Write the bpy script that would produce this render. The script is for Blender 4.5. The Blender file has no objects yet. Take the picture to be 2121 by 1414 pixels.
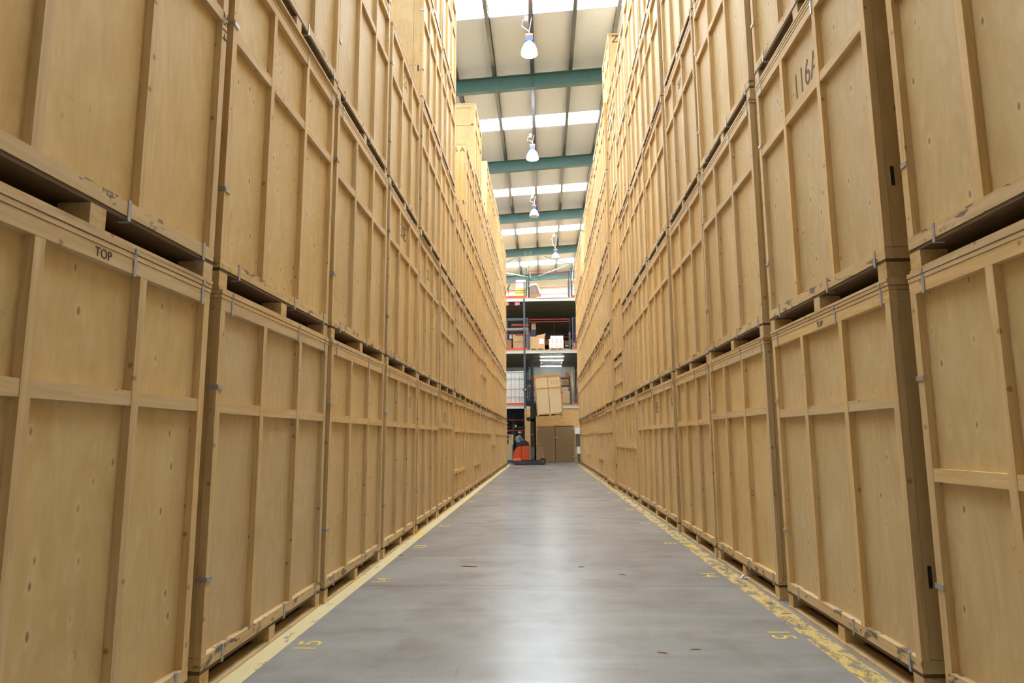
import bpy, math, random
from mathutils import Vector, Matrix
random.seed(7)
SC = bpy.context.scene
COL = SC.collection
PI = math.pi

# ------------------------------------------------------------------ camera
H_CAM = 1.49
F_PX, PITCH, YAW, ROLL = 1383.95, .144640, -.0452723, -.00633667
cy, sy, cp, sp = math.cos(YAW), math.sin(YAW), math.cos(PITCH), math.sin(PITCH)
FW = Vector((sy*cp, cy*cp, sp)); R0 = Vector((cy, -sy, 0)); U0 = R0.cross(FW)
cr, sr = math.cos(ROLL), math.sin(ROLL)
RT = cr*R0 + sr*U0; UP = -sr*R0 + cr*U0
CAM = Vector((0, 0, H_CAM))

def at(x, y, X=None, Y=None, Z=None):
    """point of the place seen at photo pixel (x, y) on one plane of the hall"""
    d = FW*F_PX + RT*(x-1060.5) + UP*(707-y)
    t = (X-CAM.x)/d.x if X is not None else (Y-CAM.y)/d.y if Y is not None else (Z-CAM.z)/d.z
    return CAM + d*t

cd = bpy.data.cameras.new('camera'); cam = bpy.data.objects.new('camera', cd); COL.objects.link(cam)
cd.sensor_width = 36; cd.sensor_fit = 'HORIZONTAL'; cd.lens = F_PX/2121*36; cd.clip_end = 300; cd.clip_start = .05
m = Matrix((RT, UP, -FW)).transposed().to_4x4(); m.translation = CAM
cam.matrix_world = m
SC.camera = cam

# ------------------------------------------------------------------ mesh helpers
class MB:
    def __init__(s): s.v = []; s.f = []; s.mi = []
    def box(s, x0, x1, y0, y1, z0, z1, mi=0, M=None):
        b = len(s.v)
        p = [Vector((x, y, z)) for z in (z0, z1) for y in (y0, y1) for x in (x0, x1)]
        if M is not None: p = [M @ q for q in p]
        s.v += [tuple(q) for q in p]
        for f in ((0,2,3,1),(4,5,7,6),(0,1,5,4),(2,6,7,3),(0,4,6,2),(1,3,7,5)):
            s.f.append(tuple(b+i for i in f)); s.mi.append(mi)
        return s
    def tube(s, pts, r, n=8, mi=0, cap=True):
        pts = [Vector(p) for p in pts]; b = len(s.v)
        rs = r if isinstance(r, (list, tuple)) else [r]*len(pts)
        for i, p in enumerate(pts):
            d = (pts[min(i+1, len(pts)-1)] - pts[max(i-1, 0)]).normalized()
            a = d.cross(Vector((0, 0, 1)) if abs(d.z) < .9 else Vector((1, 0, 0))).normalized(); c = d.cross(a)
            for k in range(n):
                t = 2*PI*k/n
                s.v.append(tuple(p + (a*math.cos(t) + c*math.sin(t))*rs[i]))
        for i in range(len(pts)-1):
            for k in range(n):
                k2 = (k+1) % n
                s.f.append((b+i*n+k, b+i*n+k2, b+(i+1)*n+k2, b+(i+1)*n+k)); s.mi.append(mi)
        if cap:
            s.f.append(tuple(b+k for k in reversed(range(n)))); s.mi.append(mi)
            e = b+(len(pts)-1)*n
            s.f.append(tuple(e+k for k in range(n))); s.mi.append(mi)
        return s
    def lathe(s, prof, c=(0,0,0), n=24, mi=0):
        b = len(s.v)
        for r, z in prof:
            for k in range(n):
                t = 2*PI*k/n
                s.v.append((c[0]+r*math.cos(t), c[1]+r*math.sin(t), c[2]+z))
        for i in range(len(prof)-1):
            for k in range(n):
                k2 = (k+1) % n
                s.f.append((b+i*n+k, b+i*n+k2, b+(i+1)*n+k2, b+(i+1)*n+k)); s.mi.append(mi)
        return s
    def prism(s, poly, y0, y1, mi=0):
        """polygon in (x,z) extruded along y"""
        b = len(s.v); n = len(poly)
        for y in (y0, y1):
            for x, z in poly: s.v.append((x, y, z))
        s.f.append(tuple(b+i for i in range(n))); s.mi.append(mi)
        s.f.append(tuple(b+n+i for i in reversed(range(n)))); s.mi.append(mi)
        for i in range(n):
            j = (i+1) % n
            s.f.append((b+i, b+n+i, b+n+j, b+j)); s.mi.append(mi)
        return s
    def mesh(s, name, mats):
        me = bpy.data.meshes.new(name)
        me.from_pydata(s.v, [], s.f)
        mats = mats if isinstance(mats, (list, tuple)) else [mats]
        for mt in mats: me.materials.append(mt)
        me.polygons.foreach_set('material_index', s.mi)
        me.update()
        return me
    def build(s, name, mats, parent=None, smooth=False, bevel=0):
        o = bpy.data.objects.new(name, s.mesh(name, mats)); COL.objects.link(o)
        if parent is not None: o.parent = parent
        if smooth:
            for p in o.data.polygons: p.use_smooth = True
        if bevel:
            bm = o.modifiers.new('b', 'BEVEL'); bm.width = bevel; bm.segments = 2; bm.limit_method = 'ANGLE'
        return o

def tag(o, label=None, cat=None, group=None, kind=None):
    if label: o['label'] = label
    if cat: o['category'] = cat
    if group: o['group'] = group
    if kind: o['kind'] = kind
    return o
def thing(name, label, cat, loc=(0,0,0), rz=0, group=None):
    o = bpy.data.objects.new(name, None); COL.objects.link(o)
    o.empty_display_size = .1
    o.location = loc; o.rotation_euler = (0, 0, rz)
    return tag(o, label, cat, group)
def link_copy(src, parent):
    c = src.copy(); COL.objects.link(c); c.parent = parent
    return c
def copy_tree(o, parent=None):
    kids = list(o.children)
    c = o.copy(); COL.objects.link(c); c.parent = parent
    for k in kids: copy_tree(k, c)
    return c
def box_thing(name, label, cat, x0, x1, y0, y1, z0, z1, mat, group=None, bevel=.006):
    cx, cyy = (x0+x1)/2, (y0+y1)/2
    o = MB().box(x0-cx, x1-cx, y0-cyy, y1-cyy, 0, z1-z0).build(name, mat, bevel=bevel)
    o.location = (cx, cyy, z0)
    return tag(o, label, cat, group)
def lettering(txt, name, size, mat, M, parent, ext=.0006):
    cu = bpy.data.curves.new(name, 'FONT'); cu.body = txt; cu.size = size; cu.align_x = 'CENTER'; cu.align_y = 'CENTER'; cu.extrude = ext
    tmp = bpy.data.objects.new(name, cu); COL.objects.link(tmp)
    dg = bpy.context.evaluated_depsgraph_get()
    me = bpy.data.meshes.new_from_object(tmp.evaluated_get(dg))
    bpy.data.objects.remove(tmp); bpy.data.curves.remove(cu)
    me.name = name; me.transform(M); me.materials.clear(); me.materials.append(mat)
    o = bpy.data.objects.new(name, me); COL.objects.link(o)
    if parent is not None: o.parent = parent
    return o

# ------------------------------------------------------------------ materials
def srgb(r, g, b):
    f = lambda c: (c/255/12.92) if c/255 <= .04045 else ((c/255+.055)/1.055)**2.4
    return (f(r), f(g), f(b), 1)
class NT:
    def __init__(s, name):
        s.m = bpy.data.materials.new(name); s.m.use_nodes = True
        s.t = s.m.node_tree; s.t.nodes.clear()
        s.out = s.t.nodes.new('ShaderNodeOutputMaterial')
    def n(s, typ, **kw):
        o = s.t.nodes.new('ShaderNode'+typ)
        for k, v in kw.items():
            if k == 'ins':
                for a, b in v.items():
                    if isinstance(b, bpy.types.NodeSocket): s.t.links.new(b, o.inputs[a])
                    else: o.inputs[a].default_value = b
            else: setattr(o, k, v)
        return o
    def math(s, op, a, b=0., c=None, clamp=False):
        o = s.n('Math', operation=op, use_clamp=clamp)
        for i, v in enumerate((a, b, c)):
            if v is None: continue
            if isinstance(v, bpy.types.NodeSocket): s.t.links.new(v, o.inputs[i])
            else: o.inputs[i].default_value = v
        return o.outputs[0]
    def mix(s, fac, a, b, blend='MIX'):
        o = s.n('Mix', data_type='RGBA', blend_type=blend)
        for i, v in ((0, fac), (6, a), (7, b)):
            if isinstance(v, bpy.types.NodeSocket): s.t.links.new(v, o.inputs[i])
            else: o.inputs[i].default_value = v
        return o.outputs[2]
    def ramp(s, fac, stops, interp='LINEAR'):
        o = s.n('ValToRGB'); s.t.links.new(fac, o.inputs[0]); o.color_ramp.interpolation = interp
        e = o.color_ramp.elements
        while len(e) < len(stops): e.new(.5)
        for el, (p, c) in zip(e, stops): el.position = p; el.color = c
        return o.outputs[0]
    def sstep(s, v, a, b):
        o = s.n('MapRange', interpolation_type='SMOOTHSTEP'); s.t.links.new(v, o.inputs[0])
        o.inputs[1].default_value = a; o.inputs[2].default_value = b
        return o.outputs[0]
    def scaled(s, vec, sc, off=None):
        o = s.n('Mapping'); s.t.links.new(vec, o.inputs[0]); o.inputs['Scale'].default_value = sc
        if off is not None: s.t.links.new(off, o.inputs['Location'])
        return o.outputs[0]
    def noise(s, vec, scale, detail=3., rough=.5, dist=0.):
        return s.n('TexNoise', ins={'Vector': vec, 'Scale': scale, 'Detail': detail, 'Roughness': rough, 'Distortion': dist}).outputs[0]
    def bsdf(s, color, rough=.6, metal=0., normal=None, **kw):
        b = s.n('BsdfPrincipled')
        for k, v in (('Base Color', color), ('Roughness', rough), ('Metallic', metal)) + tuple(kw.items()):
            if isinstance(v, bpy.types.NodeSocket): s.t.links.new(v, b.inputs[k])
            else: b.inputs[k].default_value = v
        if normal is not None: s.t.links.new(normal, b.inputs['Normal'])
        s.t.links.new(b.outputs[0], s.out.inputs[0])
        return b
    def bump(s, h, strength=.2, dist=.01):
        return s.n('Bump', ins={'Height': h, 'Strength': strength, 'Distance': dist}).outputs[0]
def rand_offset(k):
    rnd = k.n('ObjectInfo').outputs['Random']
    off = k.n('CombineXYZ', ins={0: k.math('MULTIPLY', rnd, 91.7), 1: k.math('MULTIPLY', rnd, 57.3), 2: k.math('MULTIPLY', rnd, 133.1)}).outputs[0]
    return rnd, off

def mat_plywood(name='plywood', kn=(10.5, 10.5, 5.2), pale=0.):
    k = NT(name); rnd, off = rand_offset(k)
    co = k.n('TexCoord').outputs['Object']
    g = k.noise(k.scaled(co, (4.5, 4.5, 1.1), off), 1.5, 7, .62, 2.2)          # vertical figure of the veneer
    fine = k.noise(k.scaled(co, (60, 60, 3), off), 2.2, 2, .5)
    blotch = k.noise(k.scaled(co, (1.4, 1.4, 1.0), off), 1.5, 4, .6, .8)
    c = k.ramp(g, [(.3, srgb(206, 173, 124)), (.5, srgb(212, 181, 133)), (.72, srgb(219, 190, 145))])
    c = k.mix(k.math('MULTIPLY', k.sstep(fine, .45, .75), .12), c, srgb(190, 152, 102))
    c = k.mix(k.math('MULTIPLY', k.sstep(blotch, .5, .75), .55), c, srgb(226, 201, 160))
    c = k.mix(k.math('MULTIPLY', k.sstep(blotch, .47, .25), .4), c, srgb(194, 156, 106))
    # oval knots with a pale halo
    vo = k.n('TexVoronoi', ins={'Vector': k.scaled(co, kn, off), 'Scale': 1.0, 'Randomness': 1.0})
    keep = k.math('GREATER_THAN', k.n('SeparateColor', ins={0: vo.outputs['Color']}).outputs[0], k.math('MULTIPLY_ADD', k.math('FRACT', k.math('MULTIPLY', rnd, 7.31)), .75, .0))
    d = vo.outputs['Distance']
    core = k.math('MULTIPLY', k.sstep(d, .15, .06), keep)
    halo = k.math('MULTIPLY', k.sstep(d, .40, .12), keep)
    c = k.mix(k.math('MULTIPLY', halo, .26), c, srgb(236, 212, 170))
    c = k.mix(k.math('MULTIPLY', core, .75), c, srgb(118, 86, 52))
    sm = k.math('MULTIPLY', k.sstep(k.noise(k.scaled(co, (9, 9, 5), off), 2.4, 4, .7), .60, .70), k.sstep(k.noise(k.scaled(co, (1.6, 1.6, 1.6), off), 1.3, 2), .54, .64))
    c = k.mix(k.math('MULTIPLY', sm, .45), c, srgb(128, 104, 78))          # handling smudges
    if pale: c = k.mix(pale, c, srgb(244, 228, 196))
    hs = k.n('HueSaturation', ins={'Color': c, 'Hue': .508, 'Saturation': k.math('MULTIPLY_ADD', rnd, .14, .93), 'Value': k.math('MULTIPLY_ADD', rnd, .13, .93)})
    k.bsdf(hs.outputs[0], .55, normal=k.bump(g, .08, .004), **{'Specular IOR Level': .3})
    return k.m
def mat_timber(name, sc, worn=False, dark=False):
    k = NT(name); rnd, off = rand_offset(k)
    co = k.n('TexCoord').outputs['Object']
    st = tuple(a for a in sc)
    g = k.noise(k.scaled(co, st, off), 1.5, 5, .6, .8)
    c = k.ramp(g, [(.28, srgb(200, 164, 116)), (.5, srgb(214, 181, 134)), (.72, srgb(225, 196, 152))])
    vo = k.n('TexVoronoi', ins={'Vector': k.scaled(co, (9, 9, 9), off), 'Scale': 1.0})
    keep = k.math('GREATER_THAN', k.n('SeparateColor', ins={0: vo.outputs['Color']}).outputs[0], .3)
    core = k.math('MULTIPLY', k.sstep(vo.outputs['Distance'], .17, .09), keep)
    c = k.mix(k.math('MULTIPLY', core, .6), c, srgb(134, 92, 54))
    if worn:
        w = k.noise(k.scaled(co, (3, 3.2, 8), off), 1.6, 4, .65, .4)
        c = k.mix(k.math('MULTIPLY', k.sstep(w, .55, .63), .8), c, srgb(84, 79, 75))
    if dark:
        w = k.noise(k.scaled(co, (2, 2, 2), off), 1.2, 4, .6)
        c = k.mix(k.math('MULTIPLY', k.sstep(w, .45, .7), .5), c, srgb(150, 118, 80))
    hs = k.n('HueSaturation', ins={'Color': c, 'Hue': .507, 'Saturation': k.math('MULTIPLY_ADD', rnd, .16, .90), 'Value': k.math('MULTIPLY_ADD', rnd, .14, .92)})
    k.bsdf(hs.outputs[0], .6, normal=k.bump(g, .12, .004), **{'Specular IOR Level': .25})
    return k.m
def plain(name, col, rough=.55, metal=0., var=0., emit=None, est=0., scale=6.):
    k = NT(name)
    c = col
    if var:
        co = k.n('TexCoord').outputs['Object']
        c = k.mix(k.math('MULTIPLY', k.sstep(k.noise(co, scale, 4, .6), .35, .7), 1.), tuple(x*(1-var) for x in col[:3])+(1,), tuple(min(1, x*(1+var)) for x in col[:3])+(1,))
    kw = {}
    if emit: kw = {'Emission Color': emit, 'Emission Strength': est}
    k.bsdf(c, rough, metal, **kw)
    return k.m
PLY = mat_plywood()
PLY_PALE = mat_plywood('pale_plywood', (4.2, 4.2, 8.5), .5)
TIM_V = mat_timber('upright_timber', (22, 22, 1.2))
TIM_H = mat_timber('rail_timber', (22, 1.2, 22), False)
TIM_W = mat_timber('scuffed_rail_timber', (22, 1.2, 22), True)
TIM_D = mat_timber('pallet_timber', (14, 3, 14), False, True)
DECK_SHADE = plain('shaded_deck_board', srgb(104, 82, 56), .8, 0, .1)  # deck tone darkened to hold the shade of the fork openings
TIM_G = plain('golden_timber', srgb(196, 152, 88), .6, 0, .08, scale=10)
STEEL = plain('zinc_clip', srgb(176, 176, 178), .4, .35, .08, scale=30)
INK = plain('stencil_ink', srgb(58, 52, 46), .8)
INK_P = plain('faded_ink', srgb(118, 96, 68), .8)
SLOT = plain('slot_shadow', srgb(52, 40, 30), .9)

# ------------------------------------------------------------------ crate meshes
D, W, H = 1.50, 2.15, 2.42
FX = D/2
def crate_meshes(h=H, b1=-.37, b2=.36, rails=(.695,), end='door', tag_='a'):
    """dict of shared meshes; front face at +x, length along y"""
    q = {}
    zt = h-.055
    q['body'] = MB().box(-FX+.045, FX-.045, -W/2+.03, W/2-.03, .14, zt).mesh('body', PLY)
    def post(sx, sy_):
        x0, x1 = sorted((sx*FX, sx*(FX-.05))); y0, y1 = sorted((sy_*W/2, sy_*(W/2-.062)))
        return MB().box(x0, x1, y0, y1, .21, zt-.07)
    q['posts'] = [post(a, b) for a in (1, -1) for b in (1, -1)]
    q['battens'] = [MB().box(FX-.05, FX, b-.029, b+.029, .212, zt-.07) for b in (b1, b2)]
    q['midrails'] = [MB().box(FX-.05, FX-.003, -W/2+.05, W/2-.05, r*h-.036, r*h+.036) for r in rails]
    q['toprail'] = MB().box(FX-.05, FX+.001, -W/2, W/2, zt-.072, zt)
    q['botrail'] = MB().box(FX-.05, FX+.002, -W/2, W/2, .14, .213)
    q['deck'] = MB().box(-FX, FX-.002, -W/2, W/2, .118, .14).box(-FX+.002, -FX+.02, -W/2+.004, W/2-.004, .016, .12)  # plus an added rear board that blocks light through the fork openings
    q['blocks'] = [MB().box(*sorted((sx*FX*.998, sx*(FX-.16))), yc-.055, yc+.055, .018, .118) for sx in (1, -1) for yc in (-W/2+.056, 0., W/2-.056)]
    q['runners'] = [MB().box(*sorted((sx*(FX+.006), sx*(FX-.12))), -W/2, W/2, 0, .018) for sx in (1, -1)]
    lid = MB().box(-FX-.004, FX+.004, -W/2-.004, W/2+.004, zt+.002, zt+.024)
    lid.box(-FX+.01, FX-.004, -W/2+.01, W/2-.01, zt+.02, zt+.034); lid.box(-FX-.006, FX+.007, -W/2-.005, W/2+.005, zt+.03, h)
    q['lid'] = lid
    # end faces
    ends = []
    for s in (-1, 1):
        d = MB()
        y0, y1 = sorted((s*(W/2-.004), s*(W/2-.04)))
        if end == 'door':
            zs = .30*h
            d.box(-FX+.055, FX-.185, y0, y1, .215, zs-.004); d.box(-FX+.055, FX-.185, y0, y1, zs+.004, zt-.075)
            d.box(FX-.18, FX-.053, y0, y1, .215, zt-.075); d.box(-FX+.04, FX-.04, y0, y1-0 if s > 0 else y1, zt-.072, zt); d.box(-FX+.04, FX-.04, y0, y1, .14, .212)
        else:
            for r0, r1 in ((zt-.09, zt), (.14, .22), (.70*h-.03, .70*h+.03)): d.box(-FX+.05, FX-.05, y0, y1, r0, r1)
            d.box(FX-.16, FX-.05, y0, y1, .215, zt-.08); d.box(-FX+.05, -FX+.16, y0, y1, .215, zt-.08)
        ends.append(d)
    q['ends'] = ends
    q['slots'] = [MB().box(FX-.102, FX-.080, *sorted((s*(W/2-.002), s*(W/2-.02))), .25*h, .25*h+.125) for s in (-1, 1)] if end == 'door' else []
    cl = []
    for y in (-.43*W, .14*W, .455*W):
        cl.append(MB().box(FX-.004, FX+.007, y-.012, y+.012, zt-.085, zt+.03).box(FX-.03, FX+.013, y-.012, y+.012, zt+.03, h+.0))
    for y in (-.375*W, .10*W, .44*W):
        cl.append(MB().box(FX-.004, FX+.007, y-.012, y+.012, .112, .222).box(FX-.05, FX+.007, y-.012, y+.012, .112, .117))
    for z in (.27*h, .745*h):
        cl.append(MB().box(FX-.002, FX+.008, -W/2-.006, -W/2+.07, z-.014, z+.014).box(FX-.06, FX+.008, -W/2-.008, -W/2+.004, z-.014, z+.014))
    q['clips'] = cl
    return q
def merge(lst):
    r = MB()
    for a in lst:
        b = len(r.v); r.v += a.v; r.f += [tuple(i+b for i in f) for f in a.f]; r.mi += a.mi
    return r

def pallet_mesh(q):
    a = merge([q['deck']]); n = len(a.mi); b = merge([a]+q['blocks']+q['runners'])
    b.mi = [1]*n + [0]*(len(b.mi)-n)
    return b.mesh('pallet_base', [TIM_D, DECK_SHADE])
def make_proto(key, near, **kw):
    q = crate_meshes(**kw)
    P = []                                   # (name, mesh)
    P.append(('body', q['body']))
    if near:
        for p in q['posts']: P.append(('corner_post', p.mesh('corner_post', TIM_V)))
        for p in q['battens']: P.append(('batten', p.mesh('batten', TIM_V)))
        for p in q['midrails']: P.append(('mid_rail', p.mesh('mid_rail', TIM_H)))
        P.append(('top_rail', q['toprail'].mesh('top_rail', TIM_H)))
        P.append(('bottom_rail', q['botrail'].mesh('bottom_rail', TIM_W)))
        P.append(('deck', q['deck'].mesh('deck', DECK_SHADE)))
        for p in q['blocks']: P.append(('pallet_block', p.mesh('pallet_block', TIM_D)))
        for p in q['runners']: P.append(('runner', p.mesh('runner', TIM_D)))
        P.append(('lid', q['lid'].mesh('lid', TIM_H)))
        for p in q['ends']: P.append(('end_panel', p.mesh('end_panel', PLY)))
        for p in q['slots']: P.append(('hand_slot', p.mesh('hand_slot', SLOT)))
        for p in q['clips']: P.append(('clip', p.mesh('clip', STEEL)))
    else:
        P.append(('timber_frame', merge(q['posts'][:2]+q['battens']+q['midrails']+[q['toprail']]).mesh('timber_frame', TIM_V)))
        P.append(('bottom_rail', q['botrail'].mesh('bottom_rail', TIM_W)))
        P.append(('pallet_base', pallet_mesh(q)))
        P.append(('lid', q['lid'].mesh('lid', TIM_H)))
        for p in q['ends']: P.append(('end_panel', p.mesh('end_panel', PLY)))
        for p in q['slots']: P.append(('hand_slot', p.mesh('hand_slot', SLOT)))
        for p in q['clips'][:3]+q['clips'][6:]: P.append(('clip', p.mesh('clip', STEEL)))
    return P
KINDS = {
    'a': dict(), 'b': dict(b1=-.33, b2=.39), 'c': dict(b1=-.40, b2=.32, rails=(.715,)),
    'two': dict(rails=(.72, .50)), 'low': dict(rails=(.695, .30)), 'mid': dict(rails=(.52,)),
    'half': dict(h=1.21, rails=(.5,)), 'framed': dict(end='frame'),
}
CACHE = {}
def proto(kind, near):
    if (kind, near) not in CACHE: CACHE[(kind, near)] = make_proto(kind, near, **KINDS[kind])
    return CACHE[(kind, near)]
ORD = ['first', 'second', 'third', 'fourth', 'fifth', 'sixth', 'seventh', 'eighth', 'ninth', 'tenth', 'eleventh', 'twelfth', 'thirteenth', 'fourteenth', 'fifteenth', 'sixteenth', 'seventeenth']
T = [0, 2.448, 4.929, 7.349, 9.740, 12.129, 14.513]

def place_crate(name, kind, near, loc, rz, height, label, group):
    root = thing(name, label, 'crate', loc, rz, group)
    base_h = KINDS[kind].get('h', H)
    root.scale = (1, 1, height/base_h)
    for pname, me in proto(kind, near):
        o = bpy.data.objects.new(pname, me); COL.objects.link(o); o.parent = root
    return root

# marks stencilled on single crates: (side, stack, tier) -> list of (text, size, where, u, zfrac, ink)
MARKS = {
    ('L', 1, 1): [('TOP', .062, 'rail', .06, 0, INK)],
    ('L', 1, 2): [('2514', .075, 'post', .0, .69, INK)],
    ('L', 4, 2): [('30E', .30, 'panel', .0, .86, INK)],
    ('L', 4, 3): [('22A', .26, 'panel', .0, .86, INK_P)],
    ('L', 5, 2): [('2L', .24, 'panel', .0, .82, INK)],
    ('L', 6, 1): [('9C', .30, 'panel', .0, .79, INK)],
    ('L', 4, 1): [('L7', .22, 'panel', .72, .84, INK_P)],
    ('L', 8, 4): [('6 A', .21, 'end', .55, .915, INK)],
    ('R', 2, 1): [('TOP', .06, 'rail', .02, 0, INK)],
    ('R', 2, 2): [('116A', .30, 'panel', .0, .80, INK_P)],
    ('R', 4, 3): [('787A', .2, 'panel', .0, .84, INK)],
    ('R', 5, 1): [('R5C', .3, 'panel', -.72, .84, INK), ('A', .26, 'panel', .72, .85, INK)],
    ('R', 7, 1): [('5', .3, 'panel', .72, .84, INK), ('7', .3, 'panel', -.0, .84, INK)],
    ('R', 9, 6): [('Z', .36, 'end', -.53, .91, INK)],
}
def add_marks(root, side, stack, tier):
    for txt, size, where, u, zf, ink in MARKS.get((side, stack, tier), ()):
        rotx = Matrix.Rotation(PI/2, 4, 'X')
        face = Matrix.Rotation(PI/2, 4, 'Z') @ rotx          # text reads along +y, faces +x
        if where == 'panel': M = Matrix.Translation((FX-.0435, u, zf*H)) @ face @ Matrix.Scale(.78, 4, (1, 0, 0))
        elif where == 'rail': M = Matrix.Translation((FX+.0025, u, H-.092)) @ face
        elif where == 'post': M = Matrix.Translation((FX+.0015, W/2-.031, zf*H)) @ Matrix.Rotation(PI/2, 4, 'Z') @ rotx @ Matrix.Rotation(-PI/2, 4, 'Z') @ Matrix.Scale(1.3, 4, (1, 0, 0))
        else:
            s = -1 if side == 'L' else 1
            M = Matrix.Translation((u if side == 'L' else -u, s*(W/2-.003), zf*H)) @ (Matrix.Rotation(0 if s < 0 else PI, 4, 'Z')) @ rotx
        o = lettering(txt, 'stencil_mark', size, ink, M, root)
        o['label'] = 'dark stencilled mark ' + txt

L_NEAR = {1: 1.80, 2: 4.09, 3: 6.31, 4: 8.63, 5: 10.93, 6: 13.15, 7: 15.48, 8: 17.73, 9: 19.98, 10: 22.22, 11: 24.47, 12: 26.76, 13: 29.09, 14: 31.34, 15: 33.62, 16: 35.85}
L_TIERS = {1: 2, 2: 3, 3: 4, 4: 3, 5: 5, 6: 5, 7: 3, 8: 4, 9: 5, 10: 4, 11: 5, 12: 5, 13: 5, 14: 5, 15: 5, 16: 5}
R_NEAR = {1: 1.86, 2: 4.16, 3: 6.52, 4: 8.77, 5: 11.16, 6: 13.36, 7: 15.76, 8: 17.97, 9: 20.20, 10: 22.42, 11: 24.67, 12: 26.92, 13: 29.18, 14: 31.44, 15: 33.68, 16: 35.92, 17: 38.18}
R_TIERS = {1: 2, 2: 3, 3: 4, 4: 4, 5: 5, 6: 5, 7: 5, 8: 6, 9: 6, 10: 5, 11: 5, 12: 5, 13: 5, 14: 4, 15: 5, 16: 5, 17: 5}
XL, XR = -2.041, 2.156
KIND_AT = {('L', 6, 2): 'two', ('L', 7, 1): 'low', ('L', 9, 1): 'low', ('L', 9, 5): 'framed', ('R', 8, 2): 'half', ('R', 8, 6): 'half', ('R', 1, 1): 'mid', ('R', 7, 1): 'mid', ('R', 8, 1): 'mid', ('R', 11, 1): 'low', ('R', 14, 1): 'low', ('L', 2, 1): 'a', ('R', 2, 1): 'a', ('L', 10, 2): 'two', ('L', 12, 1): 'mid'}
rng = random.Random(11)
for side, NEAR, TIERS, XF in (('L', L_NEAR, L_TIERS, XL), ('R', R_NEAR, R_TIERS, XR)):
    sgn = 1 if side == 'L' else -1
    for st in NEAR:
        levels = T[:TIERS[st]+1]
        if side == 'R' and st == 8: levels = [0, 2.448, 3.68, 6.09, 8.51, 10.92, 12.129]
        for tier in range(1, TIERS[st]+1):
            z0, z1 = levels[tier-1], levels[tier]
            xf = XF + rng.uniform(-.012, .012)
            dy = rng.uniform(-.015, .015); a = rng.uniform(-.004, .004)
            if side == 'R':
                if st == 1: xf = 2.205
                if st == 9: xf -= .085
                elif st >= 10: xf -= -.02 + .105*(tier-1)/4
                if st == 9 and tier == 6: xf = 2.27
            else:
                if st in (13, 14): xf += .035*(tier-1)/4
                if st == 2: xf -= .004
            kind = KIND_AT.get((side, st, tier)) or rng.choice('aaabbcc')
            near = st <= 6
            word = 'left' if side == 'L' else 'right'
            mk = MARKS.get((side, st, tier))
            tw = ('on the floor' if tier == 1 else 'topmost' if tier == TIERS[st] and st > 2 else ORD[tier-1]+' from the floor')
            stw = ORD[st-1]
            label = (f"plywood crate marked {mk[0][0]}, {tw} in the {stw} stack along the {word} side" if mk else
                     f"plywood crate, {tw} in the {stw} stack along the {word} side")
            place = (xf - sgn*FX, NEAR[st]+W/2+dy, z0)
            r = place_crate('storage_crate', kind, near, place, (0 if side == 'L' else PI)+a, z1-z0, label, f'storage crates stacked along the {word} side')
            add_marks(r, side, st, tier)

# ------------------------------------------------------------------ floor
def mat_concrete():
    k = NT('polished_concrete')
    co = k.n('TexCoord').outputs['Object']
    big = k.noise(co, .5, 5, .6, .4); mid_ = k.noise(co, 1.6, 5, .55, .2); fine = k.noise(co, 40, 3, .6)
    streak = k.noise(k.scaled(co, (.5, 3, 1)), 1.2, 3, .5)
    c = k.ramp(big, [(.3, srgb(132, 133, 133)), (.52, srgb(148, 149, 149)), (.75, srgb(162, 163, 163))])
    c = k.mix(k.math('MULTIPLY', k.sstep(mid_, .45, .75), .55), c, srgb(120, 112, 102))
    c = k.mix(k.math('MULTIPLY', k.sstep(streak, .45, .75), .4), c, srgb(166, 168, 170))
    c = k.mix(k.math('MULTIPLY', k.sstep(fine, .5, .8), .14), c, srgb(100, 100, 100))
    scr = k.noise(k.scaled(co, (30, 1.6, 1)), 1.0, 4, .7, .4)
    c = k.mix(k.math('MULTIPLY', k.sstep(scr, .60, .72), .22), c, srgb(96, 94, 92))
    # joint across the aisle
    y = k.n('SeparateXYZ', ins={0: co}).outputs[1]
    seam = k.math('LESS_THAN', k.math('ABSOLUTE', k.math('SUBTRACT', y, 7.13)), .006)
    c = k.mix(k.math('MULTIPLY', seam, .75), c, srgb(70, 70, 70))
    k.bsdf(c, .27, **{'Specular IOR Level': .5})
    return k.m
CONC = mat_concrete()
XW0, XW1, Y0, Y1 = -9.0, 9.5, -16.0, 58.2
o = MB().box(XW0, XW1, Y0, Y1, -.2, 0).build('floor', CONC); tag(o, kind='structure')

def mat_paint(name, col, lo, hi, seed):
    k = NT(name)
    co = k.n('TexCoord').outputs['Object']
    a = k.noise(k.scaled(co, (5, 2.2, 1)), 2.1 + seed, 6, .72, .5)
    b = k.noise(co, 38, 3, .6)
    v = k.math('ADD', a, k.math('MULTIPLY', k.math('SUBTRACT', b, .5), .35))
    mask = k.sstep(v, lo, hi)
    tint = k.mix(k.sstep(k.noise(co, .9, 2), .55, .68), col[0], col[1])
    p = k.n('BsdfPrincipled', ins={'Base Color': tint, 'Roughness': .5})
    t = k.n('BsdfTransparent')
    mx = k.n('MixShader', ins={0: mask}); k.t.links.new(p.outputs[0], mx.inputs[2]); k.t.links.new(t.outputs[0], mx.inputs[1])
    k.t.links.new(mx.outputs[0], k.out.inputs[0])
    return k.m
PAINT_L = mat_paint('floor_paint_sound', (srgb(222, 206, 158), srgb(230, 200, 84)), .30, .40, .0)
PAINT_R = mat_paint('floor_paint_worn', (srgb(214, 186, 118), srgb(222, 190, 88)), .40, .54, .4)
PAINT_N = mat_paint('number_paint', (srgb(226, 196, 78), srgb(232, 206, 110)), .10, .2, .2)
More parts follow.
